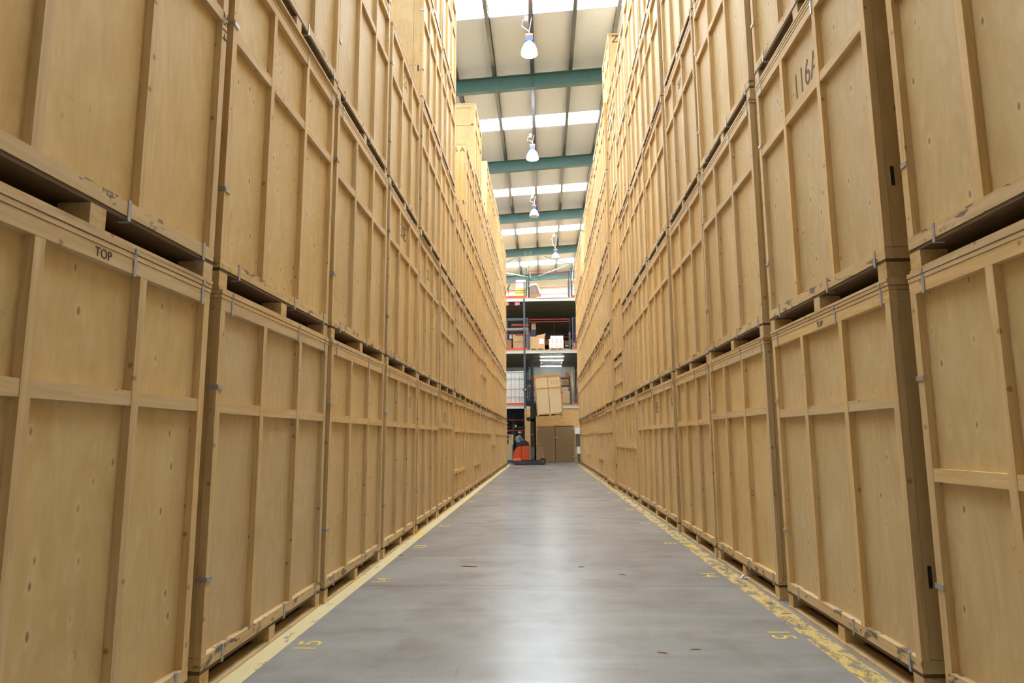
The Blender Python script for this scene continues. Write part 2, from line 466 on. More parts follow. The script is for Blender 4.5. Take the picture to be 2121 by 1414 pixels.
for nm, x0, x1, mt, lb in (('floor_line', -2.055, -1.895, PAINT_L, 'sound pale yellow floor line along the left crates'), ('floor_line', 1.945, 2.115, PAINT_R, 'worn yellow floor line along the right crates')):
    o = MB().box(x0, x1, 1.2, 39.6, .0004, .0016).build(nm, mt); tag(o, lb, 'floor line')
for i in range(7):
    n = 15-i
    for side in (1, -1):
        y = (5.09 if side > 0 else 5.45) + 2.27*i + (.0 if i else 0)
        x = -1.735 if side > 0 else 1.785
        M = Matrix.Translation((x, y, .0018)) @ Matrix.Rotation(PI/2 if side > 0 else -PI/2, 4, 'Z') @ Matrix.Scale(1.0, 4, (1, 0, 0))
        NW = ('fifteen', 'fourteen', 'thirteen', 'twelve', 'eleven', 'ten', 'nine')[i]
        o = lettering(str(n), 'painted_number', .25, PAINT_N, M, None, .0004)
        tag(o, f'yellow floor number {NW} painted beside the {"left" if side > 0 else "right"} crates', 'floor number')

# debris on the floor
SPL = plain('splinter', srgb(168, 128, 86), .8); PAPER = plain('paper_scrap', srgb(236, 226, 218), .8); BARK = plain('dark_splinter', srgb(84, 66, 52), .9)
def splinter(px, py, L, ang, mat, label, w=.008, name='wood_splinter'):
    p = at(px, py, Z=0)
    a = MB().prism([(-L/2, 0), (-L*.2, w*.9), (L*.35, w*.7), (L/2, 0)], -w/2, w/2)
    o = a.build(name, mat); o.location = (p.x, p.y, .0); o.rotation_euler = (0, 0, ang)
    tag(o, label, 'splinter')
splinter(1373, 1352, .09, 2.7, SPL, 'pale wood splinter lying alone in the middle of the near floor')
splinter(1290, 1190, .10, 2.3, BARK, 'dark wood splinter on the floor beyond the joint')
splinter(1440, 1345, .09, .1, SPL, 'thin pale splinter near the yellow number 15 on the right')
splinter(1450, 1152, .10, .4, SPL, 'brown splinter on the right yellow line at the third stack')
splinter(1592, 1250, .09, 2.5, BARK, 'dark bark chip on the worn right line by the second stack')
splinter(1628, 1271, .13, .15, SPL, 'long pale splinter on the right line by the second stack')
splinter(1390, 1097, .13, .1, BARK, 'dark flat strip on the right line by the fourth stack')
splinter(972, 1173, .22, -.1, BARK, 'long thin dark stick on the floor left of the middle')
splinter(829, 1088+62, .07, .2, BARK, 'small dark chip near the left number 13')
splinter(1204, 1174, .08, .2, BARK, 'short dark chip on the floor right of the middle')
p = at(1545, 1198, Z=0)
a = MB(); a.box(-.06, .05, -.02, .02, 0, .012).box(-.01, .03, -.05, .01, .008, .02); a.prism([(-.05, .01), (.0, .045), (.06, .012)], -.012, .012)
o = a.build('paper_scrap', PAPER); o.location = (p.x-.02, p.y, 0); o.rotation_euler = (0, 0, .4); tag(o, 'crumpled white paper scrap against the third right stack', 'paper scrap')

# ------------------------------------------------------------------ roof and shell
def mat_liner():
    k = NT('roof_liner'); co = k.n('TexCoord').outputs['Object']
    y = k.n('SeparateXYZ', ins={0: co}).outputs[1]
    w = k.math('ABSOLUTE', k.math('SUBTRACT', k.math('FRACT', k.math('MULTIPLY', y, 1.0)), .5))
    seam = k.sstep(w, .485, .5)
    rib = k.math('SINE', k.math('MULTIPLY', y, 62.))
    c = k.mix(k.math('MULTIPLY', seam, .3), srgb(186, 190, 195), srgb(146, 148, 150))
    k.bsdf(c, .6, normal=k.bump(rib, .04, .01))
    return k.m
LINER = mat_liner()
SL = .0587
def roofz(x): return 15.85 + SL*x
def roof_slab(name, y0, y1, mat, th=.12, dz=0.):
    a = MB()
    P = [(XW0, y0), (XW1, y0), (XW1, y1), (XW0, y1)]
    a.v = [(x, y, roofz(x)+dz) for x, y in P] + [(x, y, roofz(x)+dz+th) for x, y in P]
    a.f = [(0,3,2,1),(4,5,6,7),(0,1,5,4),(1,2,6,5),(2,3,7,6),(3,0,4,7)]; a.mi = [0]*6
    o = a.build(name, mat); tag(o, kind='structure'); return o
SKYL = plain('rooflight_sheet', srgb(230, 236, 240), .4, emit=(.84, .93, 1., 1), est=24.)
strips = [(3.9, 5.0), (11.9, 13.1), (19.75, 20.97), (28.25, 29.4), (36.8, 37.95), (44.3, 45.5), (53.0, 54.4)]
y = Y0
for i, (a_, b_) in enumerate(strips):
    roof_slab('ceiling', y, a_, LINER); y = b_
    roof_slab(f'window_{i+1}', a_, b_, SKYL, .02, .03)
roof_slab('ceiling', y, Y1, LINER)
for nm, x, zt, y1 in (('left_row_blocker', -3.72, 9.7, 38.), ('right_row_blocker', 3.84, 12.1, 40.3)):  # added unseen slabs standing in for rear crate rows, blocking light from behind
    o = MB().box(x-.06, x+.06, -2., y1, 0, zt).build(nm, PLY); tag(o, kind='structure')
WALLP = plain('wall_sheet', srgb(214, 212, 204), .7); 
def mat_back():
    k = NT('white_wall_panels'); co = k.n('TexCoord').outputs['Object']
    z = k.n('SeparateXYZ', ins={0: co}).outputs[0]
    w = k.math('ABSOLUTE', k.math('SUBTRACT', k.math('FRACT', k.math('MULTIPLY', z, 3.3)), .5))
    c = k.mix(k.math('MULTIPLY', k.sstep(w, .46, .5), .35), srgb(226, 232, 230), srgb(150, 160, 160))
    k.bsdf(c, .6); return k.m
BACKW = mat_back()
for nm, b_, mt in (('wall_left', (XW0-.2, XW0, Y0, Y1, 0, 16.6), WALLP), ('wall_right', (XW1, XW1+.2, Y0, Y1, 0, 16.6), WALLP),
               ('wall_back', (XW0, XW1, Y1-.2, Y1, 0, 16.6), BACKW), ('wall_front', (XW0, XW1, Y0-.2, Y0, 0, 16.6), WALLP)):
    o = MB().box(*b_).build(nm, mt); tag(o, kind='structure')
GREEN = plain('beam_paint', srgb(60, 92, 88), .45, .0, .05)
GREY = plain('purlin_steel', srgb(104, 106, 107), .3, .6, .1)
for i, yb in enumerate((-7.6, .45, 8.43, 16.43, 24.43, 32.41, 40.5, 48.4, 56.4)):
    a = MB()
    def slab(y0, y1, d0, d1):
        P = [(XW0, y0), (XW1, y0), (XW1, y1), (XW0, y1)]; b = len(a.v)
        a.v += [(x, y, 15.04+SL*x+d0) for x, y in P] + [(x, y, 15.04+SL*x+d1) for x, y in P]
        for f in ((0,3,2,1),(4,5,6,7),(0,1,5,4),(1,2,6,5),(2,3,7,6),(3,0,4,7)): a.f.append(tuple(b+k for k in f)); a.mi.append(0)
    slab(yb-.11, yb+.11, 0, .022); slab(yb-.008, yb+.008, .02, .56); slab(yb-.11, yb+.11, .55, .575)
    for xs in (-.25,):
        for s_ in (-1, 1): a.box(xs-.008, xs+.008, yb+s_*.01, yb+s_*.1, 15.04+SL*xs+.02, 15.04+SL*xs+.56)
    o = a.build('roof_beam', GREEN)
    if i == 7: FAR_BEAM = o
    tag(o, kind='structure')
for x in [-.235+1.49*k for k in range(-5, 7)]:
    z = roofz(x)
    a = MB(); a.box(-.004, .004, Y0, Y1-.2, -.22, 0).box(-.075, .06, Y0, Y1-.2, -.225, -.217).box(-.06, .075, Y0, Y1-.2, -.008, -.002)
    a.box(-.077, -.070, Y0, Y1-.2, -.222, -.19).box(.055, .062, Y0, Y1-.2, -.222, -.20)
    o = a.build('roof_purlin', GREY); o.location = (x, 0, z); tag(o, kind='structure')
BOLT = plain('pale_bolt', srgb(190, 196, 190), .5)
# roof bracing beyond the racking
def brace(p, q, label):
    o = MB().tube([p, q], .045, 6).build('ceiling_brace', GREEN_L); tag(o, label, 'brace')
GREEN_L = plain('brace_paint', srgb(120, 165, 150), .45)
def onz(px, py, z): return at(px, py, Z=z)
n1 = at(1185, 546, Z=15.12); n2 = at(1046, 565, Z=14.95)
brace(at(1113, 572, Y=56.2), n1, 'pale green roof brace sloping up to the right above the mezzanine')
brace(n1+Vector((0, 0, -.1)), at(1128, 531, Y=48.55), 'dark green roof brace crossing towards the middle roof beam')
brace(at(1100, 574, Y=56.2), n2, 'green roof brace sloping down behind the left crates')
brace(at(1069, 534, Y=48.2), at(1046, 545, Z=14.85), 'dark roof brace at the left end of the far beam')
brace(at(1093, 534, Y=48.55), at(1099, 576, Y=56.25), 'green roof tie running away between the two last beams')
for gx in (1088.5, 1098.5):
    for dx, dy in ((-1.8, -2), (1.8, -2.2), (-1.8, 2), (1.8, 1.8)):
        p = at(gx+dx, 524.5-(gx-1088)*.09+dy, Y=48.38)
        o = MB().tube([(p.x, p.y, p.z), (p.x, p.y+.02, p.z)], .035, 8).build('bolt', BOLT, FAR_BEAM)
# ------------------------------------------------------------------ high bay lamps
ORANGE = plain('lamp_cap', srgb(214, 96, 62), .45); BLUE = plain('lamp_gear', srgb(58, 74, 124), .4); WHITE = plain('lamp_white', srgb(232, 234, 234), .4)
def mat_refl(name, est):
    k = NT(name)
    b = k.bsdf(srgb(184, 187, 194), .25, .0, **{'Emission Color': (.95, .97, 1, 1), 'Emission Strength': est, 'Transmission Weight': .0})
    return k.m
REFL_ON = mat_refl('reflector_lit', .12); REFL_OFF = mat_refl('reflector_unlit', .05)
BULB_ON = plain('bulb_lit', (1, 1, 1, 1), .5, emit=(.92, .96, 1, 1), est=25.); BULB_OFF = plain('bulb_unlit', srgb(235, 235, 225), .4)
for (x, y, zb, rad, lit, lb) in ((-.28, 12.8, 14.27, .28, True, 'lit bell-shaped lamp above the camera end of the aisle'), (-.30, 20.82, 14.27, .28, True, 'lit bell-shaped lamp nearest the camera'), (-.33, 29.65, 14.42, .29, True, 'lit bell-shaped lamp in front of the second roof beam'),
                          (-.36, 37.65, 14.35, .28, False, 'unlit bell-shaped lamp below the third rooflight'), (1.03, 45.6, 13.95, .28, False, 'small white lamp far off above the mezzanine')):
    t = thing('high_bay_lamp', lb, 'lamp', (x, y, zb), 0, 'high bay lamps under the roof')
    prof = [(rad, 0), (rad*.985, .05), (rad*.93, .14), (rad*.80, .25), (rad*.60, .35), (rad*.42, .40), (.10, .43)]
    prof2 = [(r*.97, z-.004) for r, z in reversed(prof)]
    MB().lathe(prof+prof2, n=32).build('reflector', REFL_ON if lit else REFL_OFF, t, True)
    MB().lathe([(0, .02), (.06, .03), (.085, .10), (.085, .24), (.05, .36), (0, .38)], n=16).build('bulb', BULB_ON if lit else BULB_OFF, t, True)
    MB().box(-.12, .12, -.10, .10, .425, .60).box(-.125, .125, -.06, .06, .46, .49).box(-.125, .125, -.06, .06, .53, .56).build('gear_box', BLUE, t, bevel=.01)
    MB().box(-.125, .125, -.105, .105, .60, .68).box(-.03, .03, -.02, .02, .67, .73).build('cap', ORANGE, t, bevel=.01)
    zt = roofz(x)-.22-zb
    MB().tube([(.0, 0, .72), (.0, 0, .8), (.09, 0, zt)], .008, 6).build('hook_rod', STEEL, t)
    MB().tube([(.03, 0, .66), (.0, -.03, .80), (-.14, -.04, .86+.1*(zt-.9)), (-.24, -.04, zt-.35), (-.20, -.04, zt-.14), (-.08, -.02, zt-.06)], .012, 6).build('cable', WHITE, t, True)
    MB().box(-.14, -.03, -.05, .05, zt-.12, zt+.02).build('junction_box', WHITE, t)
    if lit:
        ld = bpy.data.lights.new('lamp_light', 'POINT'); ld.energy = 150; ld.shadow_soft_size = .1; ld.color = (.93, .96, 1)
        lo = bpy.data.objects.new('lamp_light', ld); COL.objects.link(lo); lo.parent = t; lo.location = (0, 0, -.06)

# ------------------------------------------------------------------ mezzanine
YM = 43.3
def X_(px, py=720): return at(px, py, Y=YM).x
def Z_(py, px=1120): return at(px, py, Y=YM).z
DECKS = (3.66, 7.24, 10.70)
POST = plain('post_paint', srgb(72, 78, 90), .45); RED = plain('red_rail', srgb(178, 62, 66), .45); REDB = plain('red_kickboard', srgb(208, 60, 46), .45)
FASC = plain('fascia_steel', srgb(196, 196, 188), .4, .1, .06, scale=20); PLYE = plain('deck_board', srgb(188, 152, 100), .7, 0, .1)
def mat_corr():
    k = NT('corrugated_deck'); co = k.n('TexCoord').outputs['Object']
    k.bsdf(srgb(112, 116, 106), .5, .2); return k.m
CORR = mat_corr()
MX0, MX1 = -8.9, 9.4
YB = Y1-.2
for i, z in enumerate(DECKS):
    nm = ('lowest', 'middle', 'top')[i]
    o = MB().box(MX0, MX1, YM-.05, YB, z-.035, z).build('mezzanine_floor', PLYE); tag(o, f'{nm} mezzanine deck board floor', 'mezzanine floor', kind='structure')
    o = MB().box(MX0, MX1, YM-.02, YM+.05, z-.24, z-.035).box(MX0, MX1, YM-.045, YM+.0, z-.24, z-.23).box(MX0, MX1, YM-.045, YM+.0, z-.05, z-.036).build('edge_beam', FASC); tag(o, f'pale steel edge beam of the {nm} mezzanine deck', 'edge beam', kind='structure')
    a = MB(); y = YM+.06
    while y < YB-.3:                                        # trapezoid sheet ribs running across
        a.box(MX0, MX1, y, y+.16, z-.10, z-.036); y += .42
    a.box(MX0, MX1, YM+.05, YB, z-.05, z-.037)
    o = a.build('corrugated_sheet', CORR); tag(o, f'dark corrugated underside of the {nm} mezzanine deck', 'ceiling sheet', kind='structure')
xp = X_(1086.3)
for x in (xp, -5.2, 2.62, 6.4):
    for y in (YM, YM+4.6, YM+9.2):
        o = MB().box(x-.06, x+.06, y-.06, y+.06, 0, DECKS[2]-(.045 if y == YM else .24)).box(x-.13, x+.13, y-.1, y+.1, DECKS[1]-.30, DECKS[1]-.24).box(x-.13, x+.13, y-.1, y+.1, DECKS[2]-.30, DECKS[2]-.24).build('mezzanine_post', POST); tag(o, kind='structure')
# front guard rails: left and right of the loading gates
def guard(x0, x1, z, posts, label, mesh=False, px=.025):
    t = thing('guard_rail', label, 'guard rail', ((x0+x1)/2, YM-.02, z), 0, 'red guard rails along the mezzanine edge')
    c = (x0+x1)/2
    MB().box(x0-c, x1-c, -.02, .0, 0, .12).build('kickboard', REDB, t)
    for zz in (.50, 1.02): MB().tube([(x0-c, 0, zz), (x1-c, 0, zz)], .02, 6).build('rail', RED, t)
    for xx in posts: MB().box(xx-c-.03, xx-c+.03, -.0, .05, 0, 1.12 if not mesh else 2.1).build('upright', POST, t)
    if mesh:
        a = MB(); x = x0-c
        while x < x1-c: a.box(x-.002, x+.002, .03, .034, .1, 2.1); x += .11
        zz = .1
        while zz < 2.12: a.box(x0-c, x1-c, .03, .034, zz-.002, zz+.002); zz += .11
        a.box(x0-c, x1-c, .02, .05, 2.06, 2.11)
        a.build('wire_mesh', POST, t)
xl0, xl1 = -5.1, X_(1093)
xr0, xr1 = X_(1186), 5.5
for i, z in enumerate(DECKS):
    nm = ('lowest', 'middle', 'top')[i]
    guard(xl0, xl1, z, (xl1-.03, xl1-.2, -3.2), f'red guard rail at the left edge of the {nm} mezzanine deck', mesh=(i < 2))
    guard(xr0, xr1, z, (xr0+.03, xr0+.22, 3.6), f'red guard rail at the right edge of the {nm} mezzanine deck', mesh=(i == 1))
# swing-up pallet gates
def gate(z, up, label):
    x0, x1 = X_(1096), X_(1181); c = (x0+x1)/2
    t = thing('pallet_gate', label, 'gate', (c, YM+.25, z), 0)
    for zz in up: MB().tube([(x0-c, 0, zz), (x1-c, 0, zz)], .021, 6).build('rail', RED, t)
    for zz in (.52, 1.02): MB().tube([(x0-c, 1.1, zz), (x1-c, 1.1, zz)], .02, 6).build('inner_rail', RED, t)
    for xx in (x0-c, x1-c):
        MB().tube([(xx, 0, up[-1]), (xx, .25, 1.15), (xx, 1.1, 1.02), (xx, 1.1, .1)], .03, 6).build('arm', POST, t)
        MB().box(xx-.06, xx+.06, .1, .55, 0, 1.2).build('side_frame', POST, t)
gate(DECKS[2], (1.72, 1.86), 'red pallet gate swung up on the top mezzanine deck')
gate(DECKS[1], (1.88, 2.05), 'red pallet gate swung up on the middle mezzanine deck')
gate(DECKS[0], (1.12,), 'red pallet gate on the lowest mezzanine deck behind the raised crate')
# tall pipe posts on the top deck
for px, h, lb in ((1091, 2.05, 'tall grey pipe at the left of the top gate'), (1185.5, 2.05, 'tall grey pipe at the right of the top gate')):
    x = X_(px); o = MB().tube([(x, YM+.12, DECKS[2]), (x, YM+.12, DECKS[2]+h)], .035, 8).build('pipe_post', POST); tag(o, lb, 'pipe')
o = MB().box(X_(1113), X_(1174), YM-.09, YM-.05, DECKS[2]-.03, DECKS[2]+.04).build('trim_2', WHITE); tag(o, 'white strip along the top deck edge below the gate', kind='structure')
# pink tags under the top deck
PINK = plain('pink_card', srgb(228, 106, 128), .6)
for px, lb in ((1072, 'pink card hanging under the top deck beside the post'), (1049, 'pink card hanging at the end of the left crates')):
    x = X_(px); o = MB().box(x-.16, x+.16, YM+.02, YM+.03, DECKS[2]-.48, DECKS[2]-.24).build('hanging_card', PINK); tag(o, lb, 'card')
# ---- goods on the decks
CARD = plain('cardboard', srgb(196, 160, 114), .75, 0, .06); CARD_D = plain('brown_cardboard', srgb(160, 124, 86), .8, 0, .08); YEL = plain('yellow_carton', srgb(226, 210, 120), .7, 0, .05)
SACK = plain('brown_sack', srgb(150, 128, 112), .9, 0, .18, scale=9); FOIL = plain('white_wrap', srgb(240, 240, 240), .35); DARKB = plain('dark_box', srgb(46, 50, 58), .7); LABEL = plain('white_label', srgb(236, 238, 240), .6)
REDINK = plain('red_print', srgb(214, 92, 96), .7)
z = DECKS[2]
yg = YM+.12
for r in range(4):
    for c_ in range(2):
        x0 = X_(1068)+c_*.37; zz = z+r*.18
        box_thing('yellow_carton', f'yellow carton, {("bottom","second","third","top")[r]} of the {("left","right")[c_]} column on the top deck', 'carton', x0, x0+.36, yg, yg+.5, zz, zz+.175, YEL, 'yellow cartons on the top deck')
box_thing('white_box', 'big white box standing on the yellow cartons', 'box', X_(1068.3)+.03, X_(1089)+.05, yg, yg+.5, z+.72, z+1.26, FOIL)
box_thing('cardboard_box', 'low cardboard box left of the yellow cartons', 'box', X_(1054), X_(1067), yg, yg+.4, z, z+.2, CARD)
o = MB().tube([(X_(1053.5), yg+.1, z), (X_(1053.5), yg+.1, z+.75)], .02, 6).box(X_(1053.5)-.13, X_(1053.5)+.13, yg, yg+.2, z, z+.03).tube([(X_(1051), yg+.1, z+.6), (X_(1056), yg+.1, z+1.0)], .05, 6).build('pole_stand', POST); tag(o, 'thin grey stand with a slanted head on the top deck', 'stand')
box_thing('cardboard_tray', 'brown cardboard tray under the wrapped sack on the top deck', 'box', X_(1098), X_(1122), yg, yg+.8, z, z+.30, CARD_D)
t = thing('wrapped_sack', 'brown sack with a white plastic wrap on a cardboard tray', 'sack', (X_(1108), yg+.4, z+.30))
MB().prism([(-.34, 0), (.36, 0), (.22, .45), (.12, .62), (-.3, .6)], -.35, .35).build('sack', SACK, t, bevel=.05)
MB().prism([(-.36, .45), (-.32, .64), (.14, .72), (.26, .52), (.44, .0), (.36, .0), (.2, .5), (.1, .62), (-.26, .54)], -.37, .37).build('wrap', FOIL, t, bevel=.02)
t = thing('white_bag', 'small crumpled white bag on the top deck edge', 'bag', (X_(1126), yg, z)); MB().lathe([(0, .14), (.08, .13), (.13, .07), (.15, 0)], n=9).build('bag_body', FOIL, t)
# lattice ladder leaning at the right
t = thing('lattice_ladder', 'rusty white lattice ladder leaning beside the right crates', 'ladder', (X_(1188), YM+.9, z))
pa, pb = Vector((-.12, 0, 0)), Vector((.22, .3, 3.0)); off = Vector((.17, 0, 0))
MB().tube([pa, pb], .025, 6).build('stile', FOIL, t); MB().tube([pa+off, pb+off], .025, 6).build('stile', FOIL, t)
for i in range(12):
    q = pa.lerp(pb, (i+.5)/12); MB().tube([q, q+off+(pb-pa)*.06], .012, 5).build('rung', SACK, t)
# middle deck
z = DECKS[1]
PAL = plain('pallet_wood', srgb(176, 142, 96), .8, 0, .1)
def pallet(x0, x1, y0, y1, z, label):
    c = (x0+x1)/2; t = thing('pallet', label, 'pallet', (c, y0, z)); w = x1-x0; d = y1-y0
    MB().box(-w/2, w/2, 0, d, .10, .125).build('deck_boards', PAL, t)
    for xx in (-w/2+.07, 0, w/2-.07): MB().box(xx-.07, xx+.07, 0, d, 0, .10).build('bearer', PAL, t)
pallet(X_(1096), X_(1129), YM+.3, YM+1.2, z, 'wooden pallet under the large cardboard box')
pallet(X_(1137), X_(1170), YM+.3, YM+1.2, z, 'wooden pallet under the white bagged goods')
x0, x1 = X_(1096.5), X_(1128.5)
t = thing('large_carton', 'large open cardboard box with a white label on the middle deck', 'box', ((x0+x1)/2, YM+.35, z+.125)); w = x1-x0
MB().box(-w/2, w/2, 0, .8, 0, .80).build('carton_body', CARD, t); MB().box(w/2-.36*1, w/2-.06, -.004, 0, .30, .64).build('label_sheet', LABEL, t)
MB().prism([(w/2-.55, .80), (w/2, .80), (w/2+.06, 1.02), (w/2-.02, .98), (w/2-.5, .88)], .02, .78).build('flap', CARD, t)
x0, x1 = X_(1137.5), X_(1168)
for r in range(8):
    dx = .03*math.sin(r*2.1)
    zz = z+.125+r*.105
    xx0, xx1 = x0+dx*.5+(0 if r < 6 else .08), x1+dx*.5-(0 if r < 6 else .02)
    t = thing('paper_sack_layer', f'{ORD[r]} layer from the pallet of white red-printed packs', 'pack', ((xx0+xx1)/2, YM+.4, zz), 0, 'white packs stacked on the pallet'); w = xx1-xx0
    MB().box(-w/2, w/2, 0, .75, 0, .104).build('pack_body', FOIL, t, bevel=.02)
    if r < 6:
        for k in range(3): MB().box(-w*.36+k*w*.3+(r % 2)*.06, -w*.36+k*w*.3+.10+(r % 2)*.06, -.003, 0, .04, .07).build('print_mark', REDINK, t)
for i in range(6):
    xb = X_(1171)+.06+(i % 3)*.11; zb = z+(i//3)*.22
    t = thing('wrapped_bottle', f'dark wrapped bottle, {("left","middle","right")[i % 3]} of the {("bottom","top")[i//3]} row beside the white packs', 'bottle', (xb, YM+.5, zb), 0, 'bottles beside the white packs')
    MB().lathe([(0, 0), (.045, 0), (.045, .14), (.02, .19), (.02, .215), (0, .215)], n=10).build('bottle_body', DARKB, t, True); MB().lathe([(.047, .04), (.047, .10)], n=10).build('bottle_label', FOIL, t)
box_thing('dark_crate', 'dark grey box stacked behind the large open carton', 'box', X_(1098), X_(1110), YM+1.4, YM+1.9, z+.6, z+1.55, DARKB)
box_thing('dark_crate', 'dark box standing below the dark grey box behind the carton', 'box', X_(1097), X_(1112), YM+1.35, YM+1.95, z, z+.6, DARKB)
box_thing('cardboard_box', 'shaded cardboard box on top of the dark grey box', 'box', X_(1100), X_(1110), YM+1.4, YM+1.9, z+1.55, z+2.0, CARD_D)
box_thing('cardboard_box', 'wide cardboard box behind the mesh of the middle deck', 'box', X_(1062.5), X_(1084), YM+.3, YM+1.1, z+.02, z+1.0, CARD)
box_thing('cardboard_box', 'small cardboard box at the end of the left crates on the middle deck', 'box', X_(1046), X_(1059), YM+.3, YM+.9, z, z+.72, CARD_D)
box_thing('pale_panel', 'pale board standing behind the left uprights of the middle deck', 'board', X_(1090), X_(1093.8), YM+.5, YM+.6, z, z+1.5, CARD)
box_thing('cardboard_box', 'cardboard box behind the right mesh of the middle deck', 'box', X_(1186), X_(1203), YM+.3, YM+.9, z, z+.45, CARD)
# rear racking of the middle deck
RK = plain('rack_blue', srgb(120, 142, 168), .45)
t = thing('pallet_rack', 'pale blue pallet rack with a red beam on the middle deck', 'rack', (X_(1065), YM+2.0, z))
for xx in (-.62, .62):
    for yy in (0, .9): MB().box(xx-.05, xx+.05, yy-.04, yy+.04, 0, 2.4).build('upright', RK, t)
MB().box(-.62, .62, -.05, 0, 2.30, 2.40).build('top_beam', RK, t); MB().box(-.25, .95, -.07, -.02, 1.92, 2.05).build('red_beam', REDB, t); MB().box(-.62, .9, -.06, .9, 1.62, 1.78).build('shelf_board', FASC, t); MB().box(-.62, .9, -.06, .9, .98, 1.05).build('shelf_board', DARKB, t)
for i in range(5):
    x = X_(1053)+i*.085; t = thing('binder', f'white spined binder, {ORD[i]} of the row on the rack shelf', 'binder', (x, YM+1.98, z+1.05), 0, 'binders on the blue rack'); MB().box(-.03, .03, 0, .25, 0, .3).build('cover', LABEL if i != 2 else CARD_D, t)
for i in range(3):
    x = X_(1072)+i*.20; t = thing('bar_clamp', f'red handled clamp, {ORD[i]} on the rack shelf', 'clamp', (x, YM+1.98, z+1.05), 0, 'red clamps on the blue rack'); MB().tube([(0, 0, 0), (0, 0, .34)], .012, 6).build('bar', STEEL, t); MB().tube([(0, 0, .22), (0, 0, .36)], .022, 6).build('grip', REDB, t); MB().box(-.09, .09, -.03, .03, 0, .05).build('jaw', RED, t)
t = thing('pallet_rack', 'dim rack full of brown cartons at the back of the middle deck', 'rack', (.9, YM+5.0, z))
for xx in (-1.5, 0., 1.5): MB().box(xx-.04, xx+.04, 0, .9, 0, 2.5).build('upright', POST, t)
for zz in (.55, 1.05, 1.75): MB().box(-1.5, 1.5, -.02, .9, zz-.05, zz).build('shelf_beam', RED if zz < 1.1 else POST, t)
for i in range(8):
    x = -.5+.36*i; box_thing('cardboard_box', f'dim carton, {ORD[i]} from the left on the rear rack shelf', 'box', x, x+.3, YM+5.05, YM+5.6, z+1.05, z+1.32+.06*(i % 3), CARD_D, 'cartons on the rear rack')
o = MB().box(MX0, MX1, YM+6.5, YM+6.6, z, DECKS[2]-.1).build('wall_partition', plain('dark_partition', srgb(96, 88, 78), .8)); tag(o, kind='structure')
# lowest deck
z = DECKS[0]
TUBE = plain('tube_glow', (1, 1, 1, 1), .4, emit=(.95, 1, .97, 1), est=14.)
for (x0, x1, y, lb) in ((-.16, 1.50, 45.4, 'fluorescent batten nearest the deck edge'), (-.16, 1.52, 47.6, 'fluorescent batten second from the deck edge'), (-.15, 1.5, 51.5, 'fluorescent batten farthest from the deck edge')):
    t = thing('ceiling_light', lb, 'lamp', ((x0+x1)/2, y, DECKS[1]-.24), 0, 'fluorescent lights under the middle deck'); w = x1-x0
    MB().box(-w/2, w/2, -.05, .05, .06, .14).build('housing', WHITE, t); MB().tube([(-w/2+.03, 0, .03), (w/2-.03, 0, .03)], .035, 10).build('tube', TUBE, t, True)
t = thing('ceiling_light', 'failing fluorescent batten with glowing orange ends', 'lamp', (.68, 49.4, DECKS[1]-.24)); MB().box(-.8, .8, -.05, .05, .06, .14).build('housing', WHITE, t); MB().tube([(-.77, 0, .03), (.77, 0, .03)], .03, 8).build('tube', BULB_OFF, t, True)
GLOW = plain('orange_glow', (1, .5, .2, 1), .5, emit=(1, .45, .12, 1), est=5.)
for s in (-1, 1): MB().tube([(s*.79, 0, .03), (s*.72, 0, .03)], .032, 8).build('tube_end', GLOW, t)
o = MB().box(MX0, MX1, YM+9.9, YM+10.0, z, DECKS[1]-.1).build('wall_rear', BACKW); tag(o, kind='structure')
o = MB().box(X_(1096), X_(1101)+.05, YM+4.0, YM+4.3, z, DECKS[1]-.24).build('trim_1', GREEN); tag(o, kind='structure')
# wrapped white tanks behind the left guard
WRAP = plain('wrapped_sheet', srgb(222, 222, 218), .5, 0, .03)
for i, (a_, b_) in enumerate(((1040, 1057.5), (1058, 1066), (1066.3, 1074.5), (1074.8, 1085.5))):
    box_thing('wrapped_stack', f'tall white wrapped stack, {("behind the left crates","second from the left crates","third from the left crates","beside the grey post")[i]}', 'wrapped stack', X_(a_), X_(b_), YM+.25, YM+1.1, z, z+2.2, WRAP, 'white wrapped stacks on the lowest deck', bevel=.02)
# shelf unit right of the raised crate
t = thing('shelf_unit', 'dark shelf unit with a red top beam behind the raised crate', 'shelf', (.75, YM+2.0, z))
xa, xb = X_(1098)-.75, X_(1181)-.75
for xx in (xa+.05, .2, xb): MB().box(xx-.05, xx+.05, 0, .6, 0, 2.05).build('upright', POST, t)
MB().box(xa, xb, -.03, .6, 1.86, 1.96).build('top_beam', RED, t)
for zz in (.10, .98, 1.38): MB().box(.2, xb, 0, .6, zz-.05, zz).build('shelf_board', DARKB, t)
OLIVE = plain('olive_carton', srgb(176, 156, 86), .7, 0, .06)
for px0, px1, zz, hh, lb in ((1165.5, 1172.5, 1.38, .36, 'olive carton left on the upper shelf'), (1173, 1180.5, 1.38, .36, 'olive carton right on the upper shelf'), (1172, 1178.5, 1.96, .3, 'small olive carton on top of the shelf unit')):
    box_thing('olive_carton', lb, 'carton', X_(px0)+.03, X_(px1)+.03, YM+2.05, YM+2.45, z+zz, z+zz+hh, OLIVE)
t = thing('steel_cabinet', 'pale steel cabinet behind the raised crate', 'cabinet', (.35, YM+2.9, z)); MB().box(-.75, .75, 0, .5, 0, 1.8).build('cabinet_body', FASC, t)
for s in (-1, 1): MB().box(s*.375-.365, s*.375+.365, -.015, 0, .05, 1.72).build('door', WHITE, t)
box_thing('cardboard_box', 'cardboard box on the lowest deck right of the raised crate', 'box', X_(1165), X_(1180), YM+1.2, YM+1.8, z+.14, z+.95, CARD)
pallet(X_(1165), X_(1181), YM+1.15, YM+1.85, z, 'small pallet under the box right of the raised crate')
